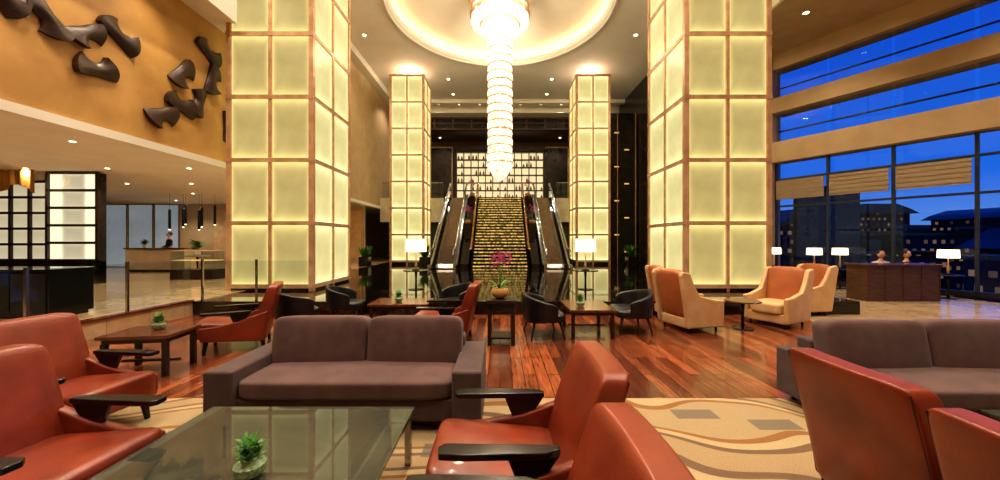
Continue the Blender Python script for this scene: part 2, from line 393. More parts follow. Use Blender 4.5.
for i in range(3):
    bm=bmesh.new();addbox(bm,i*1.7+.08,i*1.7+1.62,-.16,-.13,3.35,4.12,M4=WM)
    for j in range(5):addbox(bm,i*1.7+.08,i*1.7+1.62,-.175,-.12,3.42+j*.15,3.435+j*.15,M4=WM)
    o=finish('roller_blind',bm,m_blind);tag(o,'beige fabric blind half lowered on the window','blind',group='blinds on the glass wall')
S(box('wall_east',13.2,16,16,16.2,0,4.1,m_dark))
S(box('wall_north',9.1,12,15.6,15.8,0,9.5,m_dark))
# ---------------------------------------------------------------- exterior
S(box('ground',14.5,300,-60,300,-6.3,-6,M('night_ground',(16,24,40),.9,col2=(10,14,24),scale=.1)))
blds=[(34,43,6,6,9.4),(37,35,6,6,6.4),(50,44,9,6,8.2),(45,28,8,6,7),(62,40,12,8,9.0),(32,50,7,6,9),(80,56,14,10,11),(52,17,10,8,7.2),(84,34,12,10,9.5),(68,70,12,10,12.5),(44,60,6,6,11),(34,22,5,5,6.4)]
for i,(x,y,w,d,h) in enumerate(blds):
    t=thing('building','dark city building with a few lit windows at dusk','building',(x,y,-6))
    box('facade',-w/2,w/2,-d/2,d/2,0,h,m_bld,t)
    if i%3==0:
        extr('roof',[(-w/2-1,h),(w/2+1,h),(w/2-.6,h+.8),(w/4,h+1.7),(-w/4,h+1.7),(-w/2+.6,h+.8)],-d/2-.7,d/2+.7,m_dark,t,axis='y')
    else:
        box('roof',-w/2-.2,w/2+.2,-d/2-.2,d/2+.2,h,h+.3,m_dark,t);box('rooftop_block',-w/6,w/6,-1,1,h+.3,h+1.3,m_dark,t)
# ---------------------------------------------------------------- columns
def column(loc,w,d,zb,rows,ph,mats,label):
    t=thing('illuminated_column',label,'column',loc)
    fr=[];rh=.055
    H=zb+rows*ph
    pw=w/2;pd=d/2
    for ix in(-1,0,1):
        for sy in(-1,1):
            c=ix*w/2;b_=.065 if ix else .04;fr.append((c-b_,c+b_,sy*d/2-(.06),sy*d/2+.06,0,H))
    for sx in(-1,1):
        fr.append((sx*w/2-.06,sx*w/2+.06,-.04,.04,0,H))
    for r in range(rows+1):
        z=zb+r*ph
        fr.append((-w/2-.075,w/2+.075,-d/2-.075,d/2+.075,z-rh,z+rh)) if r in(0,rows) else None
        if r not in(0,rows):
            for sy in(-1,1):fr.append((-w/2-.075,w/2+.075,min(sy*(d/2-.05),sy*(d/2+.075)),max(sy*(d/2-.05),sy*(d/2+.075)),z-rh,z+rh))
            for sx in(-1,1):fr.append((sx*w/2-.07,sx*w/2+.07,-d/2,d/2,z-rh,z+rh))
    boxes('metal_frame',fr,m_brz,t)
    box('plinth',-w/2-.05,w/2+.05,-d/2-.05,d/2+.05,0,zb-.05,m_bm,t)
    def pan(nm,hw,mat):
        bm=bmesh.new();addbox(bm,-hw,hw,-.012,.012,-ph/2+rh,ph/2-rh)
        me=bpy.data.meshes.new(nm);bmesh.ops.recalc_face_normals(bm,faces=bm.faces);bm.to_mesh(me);bm.free();me.materials.append(mat);return me
    mf=pan('front_panel_mesh',pw/2-.05,mats[0]);ms=pan('side_panel_mesh',pd/2-.05,mats[1])
    for r in range(rows):
        z=zb+(r+.5)*ph
        for ix in(-.5,.5):
            for sy in(-1,1):
                o=bpy.data.objects.new('glass_panel',mf);COL.objects.link(o);o.parent=t;o.location=(ix*pw,sy*(d/2),z)
                o=bpy.data.objects.new('glass_panel',ms);COL.objects.link(o);o.parent=t;o.location=(sy*(w/2),ix*pd,z);o.rotation_euler=(0,0,pi/2)
    return t
column((-6.36,11.18,.3),2.28,2.37,.12,6,1.745,(m_pan,m_panS),'square lounge column of backlit cream glass panels in bronze grid')
column((6.3,11.18,.3),2.28,2.37,.12,6,1.745,(m_pan,m_panS),'square lounge column of backlit cream glass panels in bronze grid')
column((-5.28,21.4,.3),1.84,1.9,.2,7,1.505,(m_panR,m_panR),'slimmer backlit glass column standing beside the escalator')
column((5.28,21.4,.3),1.84,1.9,.2,7,1.505,(m_panR,m_panR),'slimmer backlit glass column standing beside the escalator')
# ---------------------------------------------------------------- chandelier
t=thing('chandelier','tall cylindrical crystal chandelier of stacked glowing tiers','chandelier',(0,15.7,4.4))
def tier(r,z0,z1,nm='crystal_tier'):
    h=z1-z0;lathe(nm,[(r*.9,z0),(r,z0+h*.12),(r*1.02,z0+h*.5),(r,z0+h*.88),(r*.9,z1)],m_cry,t,n=40,rib=.07,smooth=False)
z=.35
lathe('crystal_drop',[(.03,-.12),(.16,-.02),(.34,.12),(.42,.33)],m_cry,t,n=32,rib=.08,smooth=False)
i=0
while z<6.2:
    tier(.53+.02*(i%2),z,z+.31);i+=1
    lathe('brass_ring',[(.5,z+.31),(.55,z+.312),(.55,z+.33),(.5,z+.335)],m_brz,t,n=40)
    z+=.35
for r,z0,z1 in((.85,6.25,6.6),(1.25,6.65,7.05),(1.2,7.1,7.45)):
    tier(r,z0,z1);lathe('brass_ring',[(r*.9,z1),(r*1.05,z1+.01),(r*1.05,z1+.03),(r*.9,z1+.04)],m_brz,t,n=48)
lathe('canopy',[(1.0,7.5),(1.3,7.6),(1.4,8.04)],m_brz,t,n=48)
# ---------------------------------------------------------------- stairs & escalators
st=thing('staircase','grand staircase with glowing golden risers and dark stone treads','staircase',(0,18,.3))
N=25;run=5.7/N;rise=4.2/N
extr('stair_body',[(0,0)]+[q for i in range(N) for q in((i*run,(i+1)*rise-.03),((i+1)*run,(i+1)*rise-.03))]+[(5.7,0)],-1.45,1.45,m_bm,st)
m_ris=M('riser_glow',(255,220,120),.4,emit=(240,200,112),es=1.1);nt,n,b=nodes(m_ris)
tc=n.new('ShaderNodeTexCoord');br=n.new('ShaderNodeTexNoise');br.inputs['Scale'].default_value=9;nt.links.new(tc.outputs['Object'],br.inputs['Vector'])
mr=n.new('ShaderNodeMapRange');mr.inputs['From Min'].default_value=.4;mr.inputs['From Max'].default_value=.62;mr.inputs['To Min'].default_value=.1;mr.inputs['To Max'].default_value=1.0;nt.links.new(br.outputs[0],mr.inputs[0]);nt.links.new(mr.outputs[0],b.inputs['Emission Strength'])
b.inputs['Base Color'].default_value=L((90,74,44))
for i in range(N):
    box('tread',-1.45,1.45,i*run-.03,(i+1)*run+.005,(i+1)*rise-.03,(i+1)*rise,m_bm,st)
    box('lit_riser',-1.36,1.36,i*run-.012,i*run-.002,i*rise+.045,(i+1)*rise-.05,m_ris,st)
for sx in(-1,1):
    bm=bmesh.new();addtube(bm,[(sx*1.45,-.5,.95),(sx*1.45,0,1.0),(sx*1.45,5.7,5.15),(sx*1.45,6.2,5.2)],.055,8);finish('handrail',bm,m_goldm,st,smooth=True)
    extr('glass_balustrade',[(0,.1),(5.7,4.25),(5.7,5.1),(0,.95)],sx*1.45-.008,sx*1.45+.008,m_glass,st)
def esc(cx,label):
    e=thing('escalator',label,'escalator',(cx,17.6,.3))
    L0,H0=6.2,4.2
    extr('truss',[(-.3,0),(6.5,0),(6.5,H0-.05),(L0,H0-.05),(.3,.04),(-.3,.04)],-.7,.7,m_bm,e)
    N=24;pr=[(.2,-.02)]
    for i in range(N):
        y0=.3+i*(L0-.3)/N;pr+=[(y0,.03+(i+1)*H0/N*.985),(y0+(L0-.3)/N,.03+(i+1)*H0/N*.985)]
    pr.append((L0,H0-.2))
    extr('step_band',pr,-.42,.42,m_steel,e)
    for sx in(-1,1):
        extr('glass_side',[(-.6,.02),(0,.05),(L0,H0),(L0+.4,H0),(L0+.4,H0+.9),(L0,H0+.9),(.1,.95),(-.55,.85)],sx*.55-.01,sx*.55+.01,m_glass,e)
        tube('rubber_handrail',[(sx*.55,-.6,.5),(sx*.55,-.72,.72),(sx*.55,-.55,.92),(sx*.55,.1,.99),(sx*.55,L0,H0+.95),(sx*.55,L0+.5,H0+.95)],.05,m_steel,e)
        extr('skirt',[(-.7,.0),(0,0),(L0,H0-.0),(L0,H0+.22),(0,.22),(-.7,.22)],sx*.62-.05,sx*.62+.05,m_steel,e)
    return e
e1=esc(-2.75,'black escalator with steel skirts and glass sides beside the stairs')
dup(e1,(2.75,17.6,.3))
e1['group']='escalators beside the stairs'
# bottle shelf wall
sh=thing('display_shelf','wide backlit display shelf of bottles on the mezzanine wall','shelf',(0,31.2,5.3))
boxes('shelf_frame',[(-3.75+i*.625-.035,-3.75+i*.625+.035,-.25,.1,0,4.0) for i in range(13)]+[(-3.8,3.8,-.25,.1,j*.66-.04,j*.66+.04) for j in range(7)]+[(-3.95,-3.75,-.3,.15,-.1,4.2),(3.75,3.95,-.3,.15,-.1,4.2),(-3.95,3.95,-.3,.15,4.0,4.2)],m_dw,sh)
box('lit_backing',-3.75,3.75,.12,.16,0,4.0,M('shelf_backlight',(200,170,120),.6,emit=(246,228,180),es=.85),sh)
box('base_cabinet',-3.8,3.8,-.25,.2,-.8,-.03,m_dw,sh)
bt=lathe('bottle',[(.07,0),(.08,.02),(.08,.25),(.03,.34),(.03,.44),(.035,.45)],m_bott,n=10)
tag(bt,'amber glass bottle standing on the lit shelf','bottle',group='bottles on the mezzanine shelf')
first=True
for j in range(6):
    for i in range(12):
        for q in(-.14,.14):
            if random.random()<.5:continue
            p=(-3.75+(i+.5)*.625+q,31.1,5.3+j*.66+.045)
            if first:bt.location=p;first=False
            else:
                c=bt.copy();COL.objects.link(c);c.location=p
                s_=random.uniform(.6,1.0);c.scale=(1.0,1.0,s_)
t=thing('wall_cabinet','tall dark display cabinet with small warm lit openings','cabinet',(7.6,23.5,.3))
box('body',-1.2,1.2,-.2,.2,0,9.6,m_dark,t)
for i in range(3):
    for j in range(8):
        if (i+j)%2==0:box('lit_niche',-.85+i*.65,-.55+i*.65,-.22,-.2,.6+j*1.1,.68+j*1.1,m_bulb,t)
boxes('frame',[(-1.2,-1.14,-.24,-.2,0,9.6),(1.14,1.2,-.24,-.2,0,9.6),(-.02,.02,-.24,-.2,0,9.6)],m_brz,t)
# ---------------------------------------------------------------- wall sculptures
def sculpt(yc,zc,rot,s,label):
    bm=bmesh.new();NU,NV=22,12;R=.55
    def pt(u,v,side):
        th=(u-.5)*1.5
        q=abs(2*u-1)
        wd=.36+.34*q**1.8
        r=R+(v-.5)*wd
        endb=.12*(1-(2*v-1)**2)*(1 if u>.5 else -1)*(q**4)
        x=(r*.55+R*.45)*math.sin(th)+endb;y=r*math.cos(th*.8)-R*.9
        dz=.03+.08*(1-(2*v-1)**2)*(1-.5*q)+.10*q*(v-.5)*(1 if u>.5 else -1)+.04*q
        c,s_=math.cos(rot),math.sin(rot)
        return (max(dz,.012) if side else 0.0,(x*c-y*s_)*s,(x*s_+y*c)*s)
    g=[[[bm.verts.new(pt(i/NU,j/NV,k)) for j in range(NV+1)] for i in range(NU+1)] for k in(0,1)]
    for k in(0,1):
        for i in range(NU):
            for j in range(NV):bm.faces.new((g[k][i][j],g[k][i+1][j],g[k][i+1][j+1],g[k][i][j+1]))
    for i in range(NU):
        for j in(0,NV):bm.faces.new((g[0][i][j],g[0][i+1][j],g[1][i+1][j],g[1][i][j]))
    for j in range(NV):
        for i in(0,NU):bm.faces.new((g[0][i][j],g[0][i][j+1],g[1][i][j+1],g[1][i][j]))
    o=finish('wall_sculpture',bm,m_sculp,smooth=True,loc=(-7.995,yc,zc));
    es=o.modifiers.new('es','EDGE_SPLIT');es.split_angle=.9
    return tag(o,label,'sculpture',group='carved sculptures on the gold wall')
for i,(y,z,r,s) in enumerate([(5.75,5.72,2.2,.78),(6.3,5.62,-.9,.74),(6.95,5.66,.6,.66),(7.55,6.0,2.6,.78),(7.1,5.1,3.3,.74),(9.05,5.85,.9,.8),(9.85,6.85,2.6,.8),(10.0,6.1,1.3,.8),(9.0,5.1,2.9,.8),(9.5,5.35,4.4,.75),(8.5,4.62,.4,.78),(10.6,5.0,1.6,.85)]):
    sculpt(y,z,r,s,'dark brown curved carved wood piece mounted on gold wall')
# ---------------------------------------------------------------- furniture
def armchair(loc,rz,label,group=None):
    t=thing('leather_armchair',label,'armchair',loc,rz,group)
    blob('seat',.64,.80,.26,m_lea,t,n=9,warp=lambda x,y,z:(x,y,z+.05*(-y/.4)*(1 if y<0 else .6)),loc=(0,-.12,.30),bulge=.1)
    def wb(x,y,z):
        k=max(0.0,(z+.43)/.86)
        ww=1-.08*(1-k)-.03*max(0,k-.6)/.4
        return (x*ww,y*(1.15-.4*k)+.25*k**1.2-.03*(abs(x)/.38)**2*k,z)
    blob('backrest',.76,.2,.86,m_lea,t,n=14,cuts=15,warp=wb,loc=(0,.27,.56),bulge=.08,bax=1)
    # stitched side seams that follow the back's rear edge
    for s in(-1,1):
        pts=[]
        for i in range(11):
            z=-.38+i*.078;p=wb(s*.366,.088,z);pts.append((p[0],p[1]+.27,p[2]+.56))
        tube('seam',pts,.006,m_leaD,t,n=6)
    for s in(-1,1):
        extr('side_panel',[(-.42,.2),(.36,.14),(.42,.60),(.30,.56),(.05,.47),(-.2,.42),(-.44,.40)],s*.345-.035,s*.345+.035,m_lea,t,bev=.018)
        extr('armrest',[(s*.30,-.40),(s*.33,-.43),(s*.40,-.42),(s*.41,-.3),(s*.395,.12),(s*.36,.2),(s*.32,.2),(s*.31,0)],.585,.622,m_blk,t,axis='z',bev=.008)
        extr('arm_support',[(-.02,.44),(.14,.5),(.2,.59),(-.08,.59)],s*.345-.015,s*.345+.015,m_blk,t,bev=.005)
        for yy in(-.36,.33):
            tube('leg',[(s*.29,yy,.24),(s*.31,yy+(.03 if yy>0 else -.03),0.0)],[.038,.022],m_blk,t,n=10)
    return t
R=.009
a1=armchair((.11,2.2,R),-pi/2,'red-brown leather armchair with black wooden armrests beside the glass table')
dup(a1,(.0,1.24,R),-pi/2,group='leather lounge armchairs')
dup(a1,(-2.73,2.1,R),pi/2-.05,'red-brown leather armchair with black armrests facing the glass table')
dup(a1,(-3.76,3.14,R),pi/2-.08,'red-brown leather armchair beside small wooden table')
dup(a1,(-4.15,5.75,0),-pi/2+.45,'red-brown leather armchair near the glass balustrade')
dup(a1,(-.9,6.1,0),-pi/2-.05,'red-brown leather armchair beside the low wood table')
dup(a1,(2.47,2.04,R),pi/2,'red-brown leather armchair seen from behind near the sofa')
dup(a1,(2.38,1.19,R),pi/2,'red-brown leather armchair seen from behind near the sofa')
def sofa(loc,label):
    t=thing('sofa',label,'sofa',loc,0,'purple-brown lounge sofas')
    w=2.42;d=.98
    box('base',-w/2+.24,w/2-.24,-d/2+.05,d/2-.02,.09,.29,m_fabD,t,bev=.02)
    box('back_frame',-w/2+.22,w/2-.22,d/2-.2,d/2,.1,.66,m_fabD,t,bev=.03)
    for s in(-1,1):
        box('arm',s*(w/2-.13)-.13,s*(w/2-.13)+.13,-d/2,d/2,.08,.55,m_fabD,t,bev=.025)
        blob('back_cushion',.97,.25,.55,m_fab,t,n=9,cuts=11,loc=(s*.49,d/2-.3,.615),bulge=.2,bax=1,rot=(-.16,0,0))
        for yy in(-.4,.4):
            tube('leg',[(s*1.08,yy,.1),(s*1.08,yy,0)],[.03,.022],m_blk,t)
    blob('seat_cushion',1.93,.76,.17,m_fab,t,n=9,cuts=13,loc=(0,-.1,.37),bulge=.15)
    return t
s1=sofa((-1.37,3.6,R),'purple-brown fabric two-cushion sofa facing the glass table')
s2=dup(s1,(4.2,3.42,R),0,'purple-brown fabric sofa behind the leather armchairs')
def gtable(loc,w,d,label):
    t=thing('glass_coffee_table',label,'coffee table',loc)
    box('glass_top',-w/2,w/2,-d/2,d/2,.402,.42,m_tglass,t,bev=.003)
    fr=[(-w/2+.02,w/2-.02,-d/2+.02,-d/2+.05,.36,.401),(-w/2+.02,w/2-.02,d/2-.05,d/2-.02,.36,.401),(-w/2+.02,-w/2+.05,-d/2+.05,d/2-.05,.36,.401),(w/2-.05,w/2-.02,-d/2+.05,d/2-.05,.36,.401)]
    boxes('frame',fr,m_steel,t)
    for sx in(-1,1):
        for sy in(-1,1):
            x=sx*(w/2-.04);y=sy*(d/2-.04);box('leg',x-.022,x+.022,y-.022,y+.022,0,.36,m_steel,t)
    return t
gtable((-1.42,2.2,R),1.54,1.1,'large tinted glass coffee table with steel frame on carpet')
gtable((4.5,2.15,R),1.8,1.1,'tinted glass coffee table in front of the sofa')
def wtable(loc,w,d,h,label,rz=0):
    t=thing('wood_side_table',label,'side table',loc,rz)
    box('table_top',-w/2,w/2,-d/2,d/2,h-.045,h,m_wood,t,bev=.006)
    box('apron',-w/2+.04,w/2-.04,-d/2+.04,d/2-.04,h-.1,h-.045,m_dw,t)
    for sx in(-1,1):
        for sy in(-1,1):
            x=sx*(w/2-.06);y=sy*(d/2-.06);extr('leg',[(x-.028,y-.028),(x+.028,y-.028),(x+.028,y+.028),(x-.028,y+.028)],0,h-.1,m_dw,t,axis='z')
    box('stretcher',-w/2+.06,w/2-.06,-.02,.02,.12,.15,m_dw,t)
    return t
wtable((1.6,6.65,0),.8,1.0,.5,'dark wooden low table between black tub chairs')
wtable((-1.95,7.2,0),1.15,.75,.48,'reddish wooden low table beside the red armchair')
wtable((-4.55,4.7,0),.8,.6,.52,'small reddish wooden side table between leather armchairs',.12)
t=thing('pedestal_table','square dark wood pedestal table holding an orchid','side table',(.02,6.0,0))
box('table_top',-.24,.24,-.24,.24,.68,.73,m_dw,t,bev=.005)
box('drawer_box',-.21,.21,-.21,.21,.56,.68,m_blk,t)
for sx in(-1,1):
    for sy in(-1,1):box('leg',sx*.19-.03,sx*.19+.03,sy*.19-.03,sy*.19+.03,0,.56,m_dw,t)
box('lower_shelf',-.2,.2,-.2,.2,.1,.13,m_dw,t)
def blossom(bm,c,s):
    for k in range(5):
        a=2*pi*k/5+random.random();v=Vector((math.cos(a),random.uniform(-.5,.2),math.sin(a)))
        side=Vector((-math.sin(a),0,math.cos(a)))
        c_=Vector(c);p=[c_,c_+v*s*.6+side*s*.35,c_+v*s,c_+v*s*.6-side*s*.35]
        bm.faces.new([bm.verts.new(q) for q in p])
def orchid(loc,label,sc_=1.0,h=.62):
    t=thing('potted_orchid',label,'plant',loc)
    lathe('gold_pot',[(.05,0),(.12,.04),(.145,.1),(.12,.16),(.11,.165)],m_gold,t,n=24)
    bm=bmesh.new()
    for k in range(11):leaf(bm,(0,0,.15),k*.7+.2,random.uniform(.15,.26),.05,random.uniform(.1,.25),.12)
    finish('leaves',bm,m_green,t,smooth=True)
    bm=bmesh.new();bf=bmesh.new()
    for k in range(6):
        a=k*1.1+.3;rr=random.uniform(.08,.2);hh=h*random.uniform(.75,1.05)
        pts=[(0,0,.14)]
        for j in range(1,8):
            u=j/7;pts.append((math.cos(a)*rr*u**1.5,math.sin(a)*rr*u**1.5,.14+(hh-.14)*math.sin(u*pi*.62)))
        addtube(bm,pts,.004,5)
        for j in range(4,8):
            c=Vector(pts[j])+Vector((random.uniform(-.03,.03),random.uniform(-.03,.03),random.uniform(-.02,.03)));blossom(bf,c,.036)
    finish('stems',bm,m_green,t,smooth=True);finish('blossoms',bf,m_pink,t)
    t.scale=(sc_,)*3
    return t
orchid((.0,6.0,.731),'pink orchid in a round gold pot on the pedestal',1.05,.72)
for sx in(-1,1):
    S(extr('trim_%d'%(15+sx),[(18,.3),(23.7,.3),(23.7,4.5),(22.9,4.5),(22.9,3.95),(20.6,2.6),(19.8,2.6),(19.8,1.8),(18,.5)],sx*1.78-.2,sx*1.78+.2,m_bm))
    for y,z in((23.3,4.5),(20.2,2.6)):
        orchid((sx*1.8,y,z),'pink orchid planter beside the staircase handrail',1.3,.8)
glassV=glassM('vase_glass',tint=(235,242,238),ior=1.5);m_water=M('vase_pebbles',(190,200,170),.3,col2=(110,130,80),scale=60)
def vaseplant(loc,label,s=1):
    t=thing('vase_plant',label,'plant',loc,0,'small green plants in glass vases')
    lathe('glass_vase',[(.05,0),(.075,.02),(.082,.07),(.078,.12),(.074,.125)],glassV,t,n=28)
    lathe('water',[(.045,.012),(.07,.03),(.076,.07),(.076,.075)],m_water,t,n=20)
    bm=bmesh.new()
    for k in range(60):
        leaf(bm,(random.uniform(-.03,.03),random.uniform(-.03,.03),random.uniform(.08,.16)),k*2.4,random.uniform(.04,.1),.024,random.uniform(.03,.11),random.uniform(.0,.06))
    finish('leaves',bm,m_green,t,smooth=True)
    t.scale=(s,)*3
    return t
v=vaseplant((-1.34,1.93,.43),'small leafy green plant in round glass vase on glass table')
dup(v,(1.45,6.5,.5),label='small leafy green plant in glass vase on dark wooden table')
dup(v,(-2.0,7.1,.48),label='small leafy green plant in glass vase on wooden table')
dup(v,(-4.5,4.75,.52),label='small leafy green plant in glass vase on side table')
def tub(loc,rz,label):
    t=thing('tub_chair',label,'armchair',loc,rz,'black leather tub chairs')
    blob('seat',.6,.6,.16,m_dkl,t,n=5,loc=(0,-.03,.36),bulge=.15)
    def w(x,y,z):
        a=x/.95*(pi*.60);r=.36+y+.05*(z+.2)
        k=1-abs(x)/.95
        return (r*math.sin(a),r*math.cos(a)*1.0,z*(.62+.5*k)+.04*k)
    blob('backrest',1.9,.08,.46,m_dkl,t,n=6,cuts=15,warp=w,loc=(0,-.02,.48))
    for sx in(-1,1):
        for sy in(-1,1):tube('leg',[(sx*.22,sy*.22,.3),(sx*.28,sy*.29,0)],[.025,.014],m_dw,t)
    return t
b1=tub((.78,6.45,0),pi/2+.1,'low black leather tub seat beside the dark table');b1.scale=(1.35,1,1)
c=dup(b1,(2.45,6.8,0),-pi/2-.05)
c=dup(b1,(-3.2,7.5,0),pi/2+.2,'low black leather tub chair near the marble platform');c.scale=(1,1,1)
c=dup(b1,(-3.8,6.75,0),pi/2+.9,'low black leather tub chair near the marble platform');c.scale=(1,1,1)
c=dup(b1,(-.95,7.72,0),-.9,'low black leather tub chair beside the low wood table');c.scale=(1,1,1)
def wing(loc,rz,label):
    t=thing('wing_armchair',label,'armchair',loc,rz,'cream and tan wing armchairs')
    blob('seat',.6,.7,.24,m_crm,t,n=6,loc=(0,-.08,.36),bulge=.12)
    box('base',-.36,.36,-.38,.36,.08,.27,m_crm,t,bev=.03)
    blob('backrest',.66,.18,.9,m_tan,t,n=6,loc=(0,.35,.7),bulge=.1,bax=1,rot=(-.18,0,0))
    for s in(-1,1):
        extr('side_wing',[(-.4,.1),(.38,.1),(.46,.6),(.54,1.06),(.5,1.13),(.34,1.1),(.24,.86),(.12,.68),(-.2,.6),(-.42,.58)],s*.37-.045,s*.37+.045,m_crm,t,bev=.025)
        for yy in(-.32,.3):tube('leg',[(s*.3,yy,.1),(s*.31,yy,0)],[.025,.018],m_blk,t)
    return t
w1=wing((3.65,6.95,0),pi/2+.25,'cream wing armchair with tan back beside a small table')
dup(w1,(5.6,7.3,0),-pi/2+.45,'cream wing armchair facing its twin across a small table')
dup(w1,(3.85,7.9,0),pi/2-.1,'cream wing armchair near the glowing column')
dup(w1,(7.0,8.4,0),-pi/2+.1,'cream wing armchair near the glowing column')
def rtable(loc,r,h,label,mat=None):
    t=thing('round_table',label,'side table',loc)
    lathe('table_top',[(r,h-.03),(r+.01,h-.015),(r,h)],mat or m_wood,t,n=36)
    lathe('pole',[(.03,.03),(.025,h*.5),(.04,h-.03)],m_blk,t,n=14)
    lathe('foot',[(r*.6,0),(r*.6,.015),(.05,.035)],m_blk,t,n=28)
    return t
rtable((4.65,6.9,0),.3,.55,'small round wooden table between wing armchairs')
def lamp(loc,label,r=.29,h=.88,sh_=.36):
    t=thing('table_lamp',label,'lamp',loc)
    box('lamp_base',-.09,.09,-.09,.09,0,.03,m_blk,t,bev=.005)
    lathe('pole',[(.02,.03),(.035,.15),(.015,.3),(.012,h-.1)],m_brz,t,n=14)
    bm=bmesh.new();n=32
    rows=[[bm.verts.new((q*math.cos(2*pi*i/n),q*math.sin(2*pi*i/n),z)) for i in range(n)] for q,z in((r,h-sh_),(r*.95,h))]
    for i in range(n):bm.faces.new((rows[0][i],rows[0][(i+1)%n],rows[1][(i+1)%n],rows[1][i]))
    finish('lamp_shade',bm,m_shade,t,smooth=True)
    return t
for x in(-2.38,2.42):
    rtable((x,10.2,.3),.35,.55,'round black side table carrying a lamp on the platform',m_blk)
    lamp((x,10.2,.85),'table lamp with drum shade glowing on round side table')
for x,y,zt in((12.95,10.4,.7),(11.0,12.6,.7),(11.9,12.6,.7),(10.2,13.4,.7)):
    rtable((x,y,0),.3,zt,'round table by the window wall',m_dw)
    lamp((x,y,zt),'small glowing table lamp by the window',.22,.72,.24)
t=thing('service_counter','low wood service counter near the glass wall','counter',(11.15,10.25,0))
box('counter_body',-1.0,1.0,-.3,.3,0,.98,m_brown,t);box('counter_top',-1.05,1.05,-.35,.35,.98,1.03,m_wood,t,bev=.01)
for i in range(5):box('panel_trim',-1+i*.5-.01,-1+i*.5+.01,-.315,-.3,.02,.96,m_wood,t)
# ---------------------------------------------------------------- people
def skin(name,V,E,Rr,mat,parent,root=0):
    me=bpy.data.meshes.new(name+'_cage');me.from_pydata(V,E,[]);o=bpy.data.objects.new(name+'_tmp',me);COL.objects.link(o)
    md=o.modifiers.new('s','SKIN');md.use_smooth_shade=True
    for i,r in enumerate(Rr):
        me.skin_vertices[0].data[i].radius=(r,r) if not isinstance(r,tuple) else r
        me.skin_vertices[0].data[i].use_root=(i==root)
    sb=o.modifiers.new('ss','SUBSURF');sb.levels=1;sb.render_levels=1
    dg=bpy.context.evaluated_depsgraph_get();m2=bpy.data.meshes.new_from_object(o.evaluated_get(dg))
    bpy.data.objects.remove(o)
    m2.materials.clear();m2.materials.append(mat)
    for p in m2.polygons:p.use_smooth=True
    n=bpy.data.objects.new(name,m2);COL.objects.link(n);n.parent=parent
    return n
def person(loc,rz,seated,label,coat):
    t=thing('person',label,'person',loc,rz)
    hp=.52 if seated else .93
    V=[(0,0,hp),(0,.0,hp+.22),(0,0,hp+.42),(0,0,hp+.55),(0,-.01,hp+.62)]
    Rr=[(.14,.11),(.13,.1),(.16,.11),(.055,.055),(.055,.055)]
    E=[(0,1),(1,2),(2,3),(3,4)]
    for s in(-1,1):
        b=len(V)
        V+=[(s*.18,0,hp+.46),(s*.24,-.04,hp+.2),(s*.17,-.28,hp+.17 if seated else hp+.08),(s*.16,-.35,hp+.17 if seated else hp+.07)]
        Rr+=[.055,.042,.028,.03];E+=[(2,b),(b,b+1),(b+1,b+2),(b+2,b+3)]
        for k in range(5):
            c=len(V);o=V[b+3];dx=(k-2)*.018
            V+=[(o[0]+dx,o[1]-.05+(.03 if k==(4 if s<0 else 0) else 0),o[2]-.005),(o[0]+dx*1.1,o[1]-.08+(.03 if k==(4 if s<0 else 0) else 0),o[2]-.025)]
            Rr+=[.009,.008];E+=[(b+3,c),(c,c+1)]
        b=len(V)
        if seated:
            V+=[(s*.1,0,hp-.03),(s*.12,-.42,hp-.02),(s*.12,-.42,.09),(s*.12,-.56,.04)]
        else:
            V+=[(s*.1,0,hp-.06),(s*.11,-.01,.5),(s*.11,.02,.09),(s*.11,-.14,.04)]
        Rr+=[.09,.06,.04,.035];E+=[(0,b),(b,b+1),(b+1,b+2),(b+2,b+3)]
    skin('body',V,E,Rr,m_skin,t)
    hz=hp+.73
    def hw(x,y,z):
        k=z/.12
        q=1-.25*max(0,-k)**1.5
        y2=y*q
        if y<0 and abs(x)<.018 and -.035<z<.01:y2-=.02
        return (x*q,y2,z)
    blob('head',.155,.19,.24,m_skin,t,n=2.3,cuts=11,warp=hw,loc=(0,-.01,hz))
    blob('hair',.17,.2,.2,m_hair,t,n=2.3,loc=(0,.018,hz+.035))
    for s in(-1,1):
        blob('eye',.022,.012,.012,m_hair,t,n=2,cuts=3,loc=(s*.032,-.098,hz+.005));blob('ear',.02,.04,.06,m_skin,t,n=2,cuts=3,loc=(s*.08,0,hz-.005))
    V2=[(0,0,hp-.02),(0,0,hp+.22),(0,0,hp+.44),(0,0,hp+.5)];R2=[(.165,.135),(.155,.125),(.18,.13),(.075,.075)];E2=[(0,1),(1,2),(2,3)]
    for s in(-1,1):
        b=len(V2);V2+=[(s*.185,0,hp+.455),(s*.245,-.04,hp+.2),(s*.18,-.25,hp+.17 if seated else hp+.09)];R2+=[.072,.058,.042];E2+=[(2,b),(b,b+1),(b+1,b+2)]
    skin('jacket',V2,E2,R2,coat,t)
    V3=[(0,0,hp)];R3=[(.16,.13)];E3=[]
    for s in(-1,1):
        b=len(V3)
        V3+=[(s*.1,0,hp-.03),(s*.12,-.42,hp-.02),(s*.12,-.42,.12)] if seated else [(s*.1,0,hp-.06),(s*.11,-.01,.5),(s*.11,.02,.12)]
        R3+=[.105,.078,.06];E3+=[(0,b),(b,b+1),(b+1,b+2)]
    skin('trousers',V3,E3,R3,m_suit,t)
    return t
def stool(loc,h):
    t=thing('stool','round black stool behind the counter','stool',loc)
    lathe('seat',[(.17,h-.05),(.19,h-.03),(.18,h)],m_dkl,t,n=24);lathe('pole',[(.2,0),(.2,.02),(.03,.04),(.03,h-.05)],m_steel,t,n=20)
person((12.75,11.3,0),.25,True,'seated person with black hair in dark jacket behind the counter',m_suit);stool((12.75,11.3,0),.36)
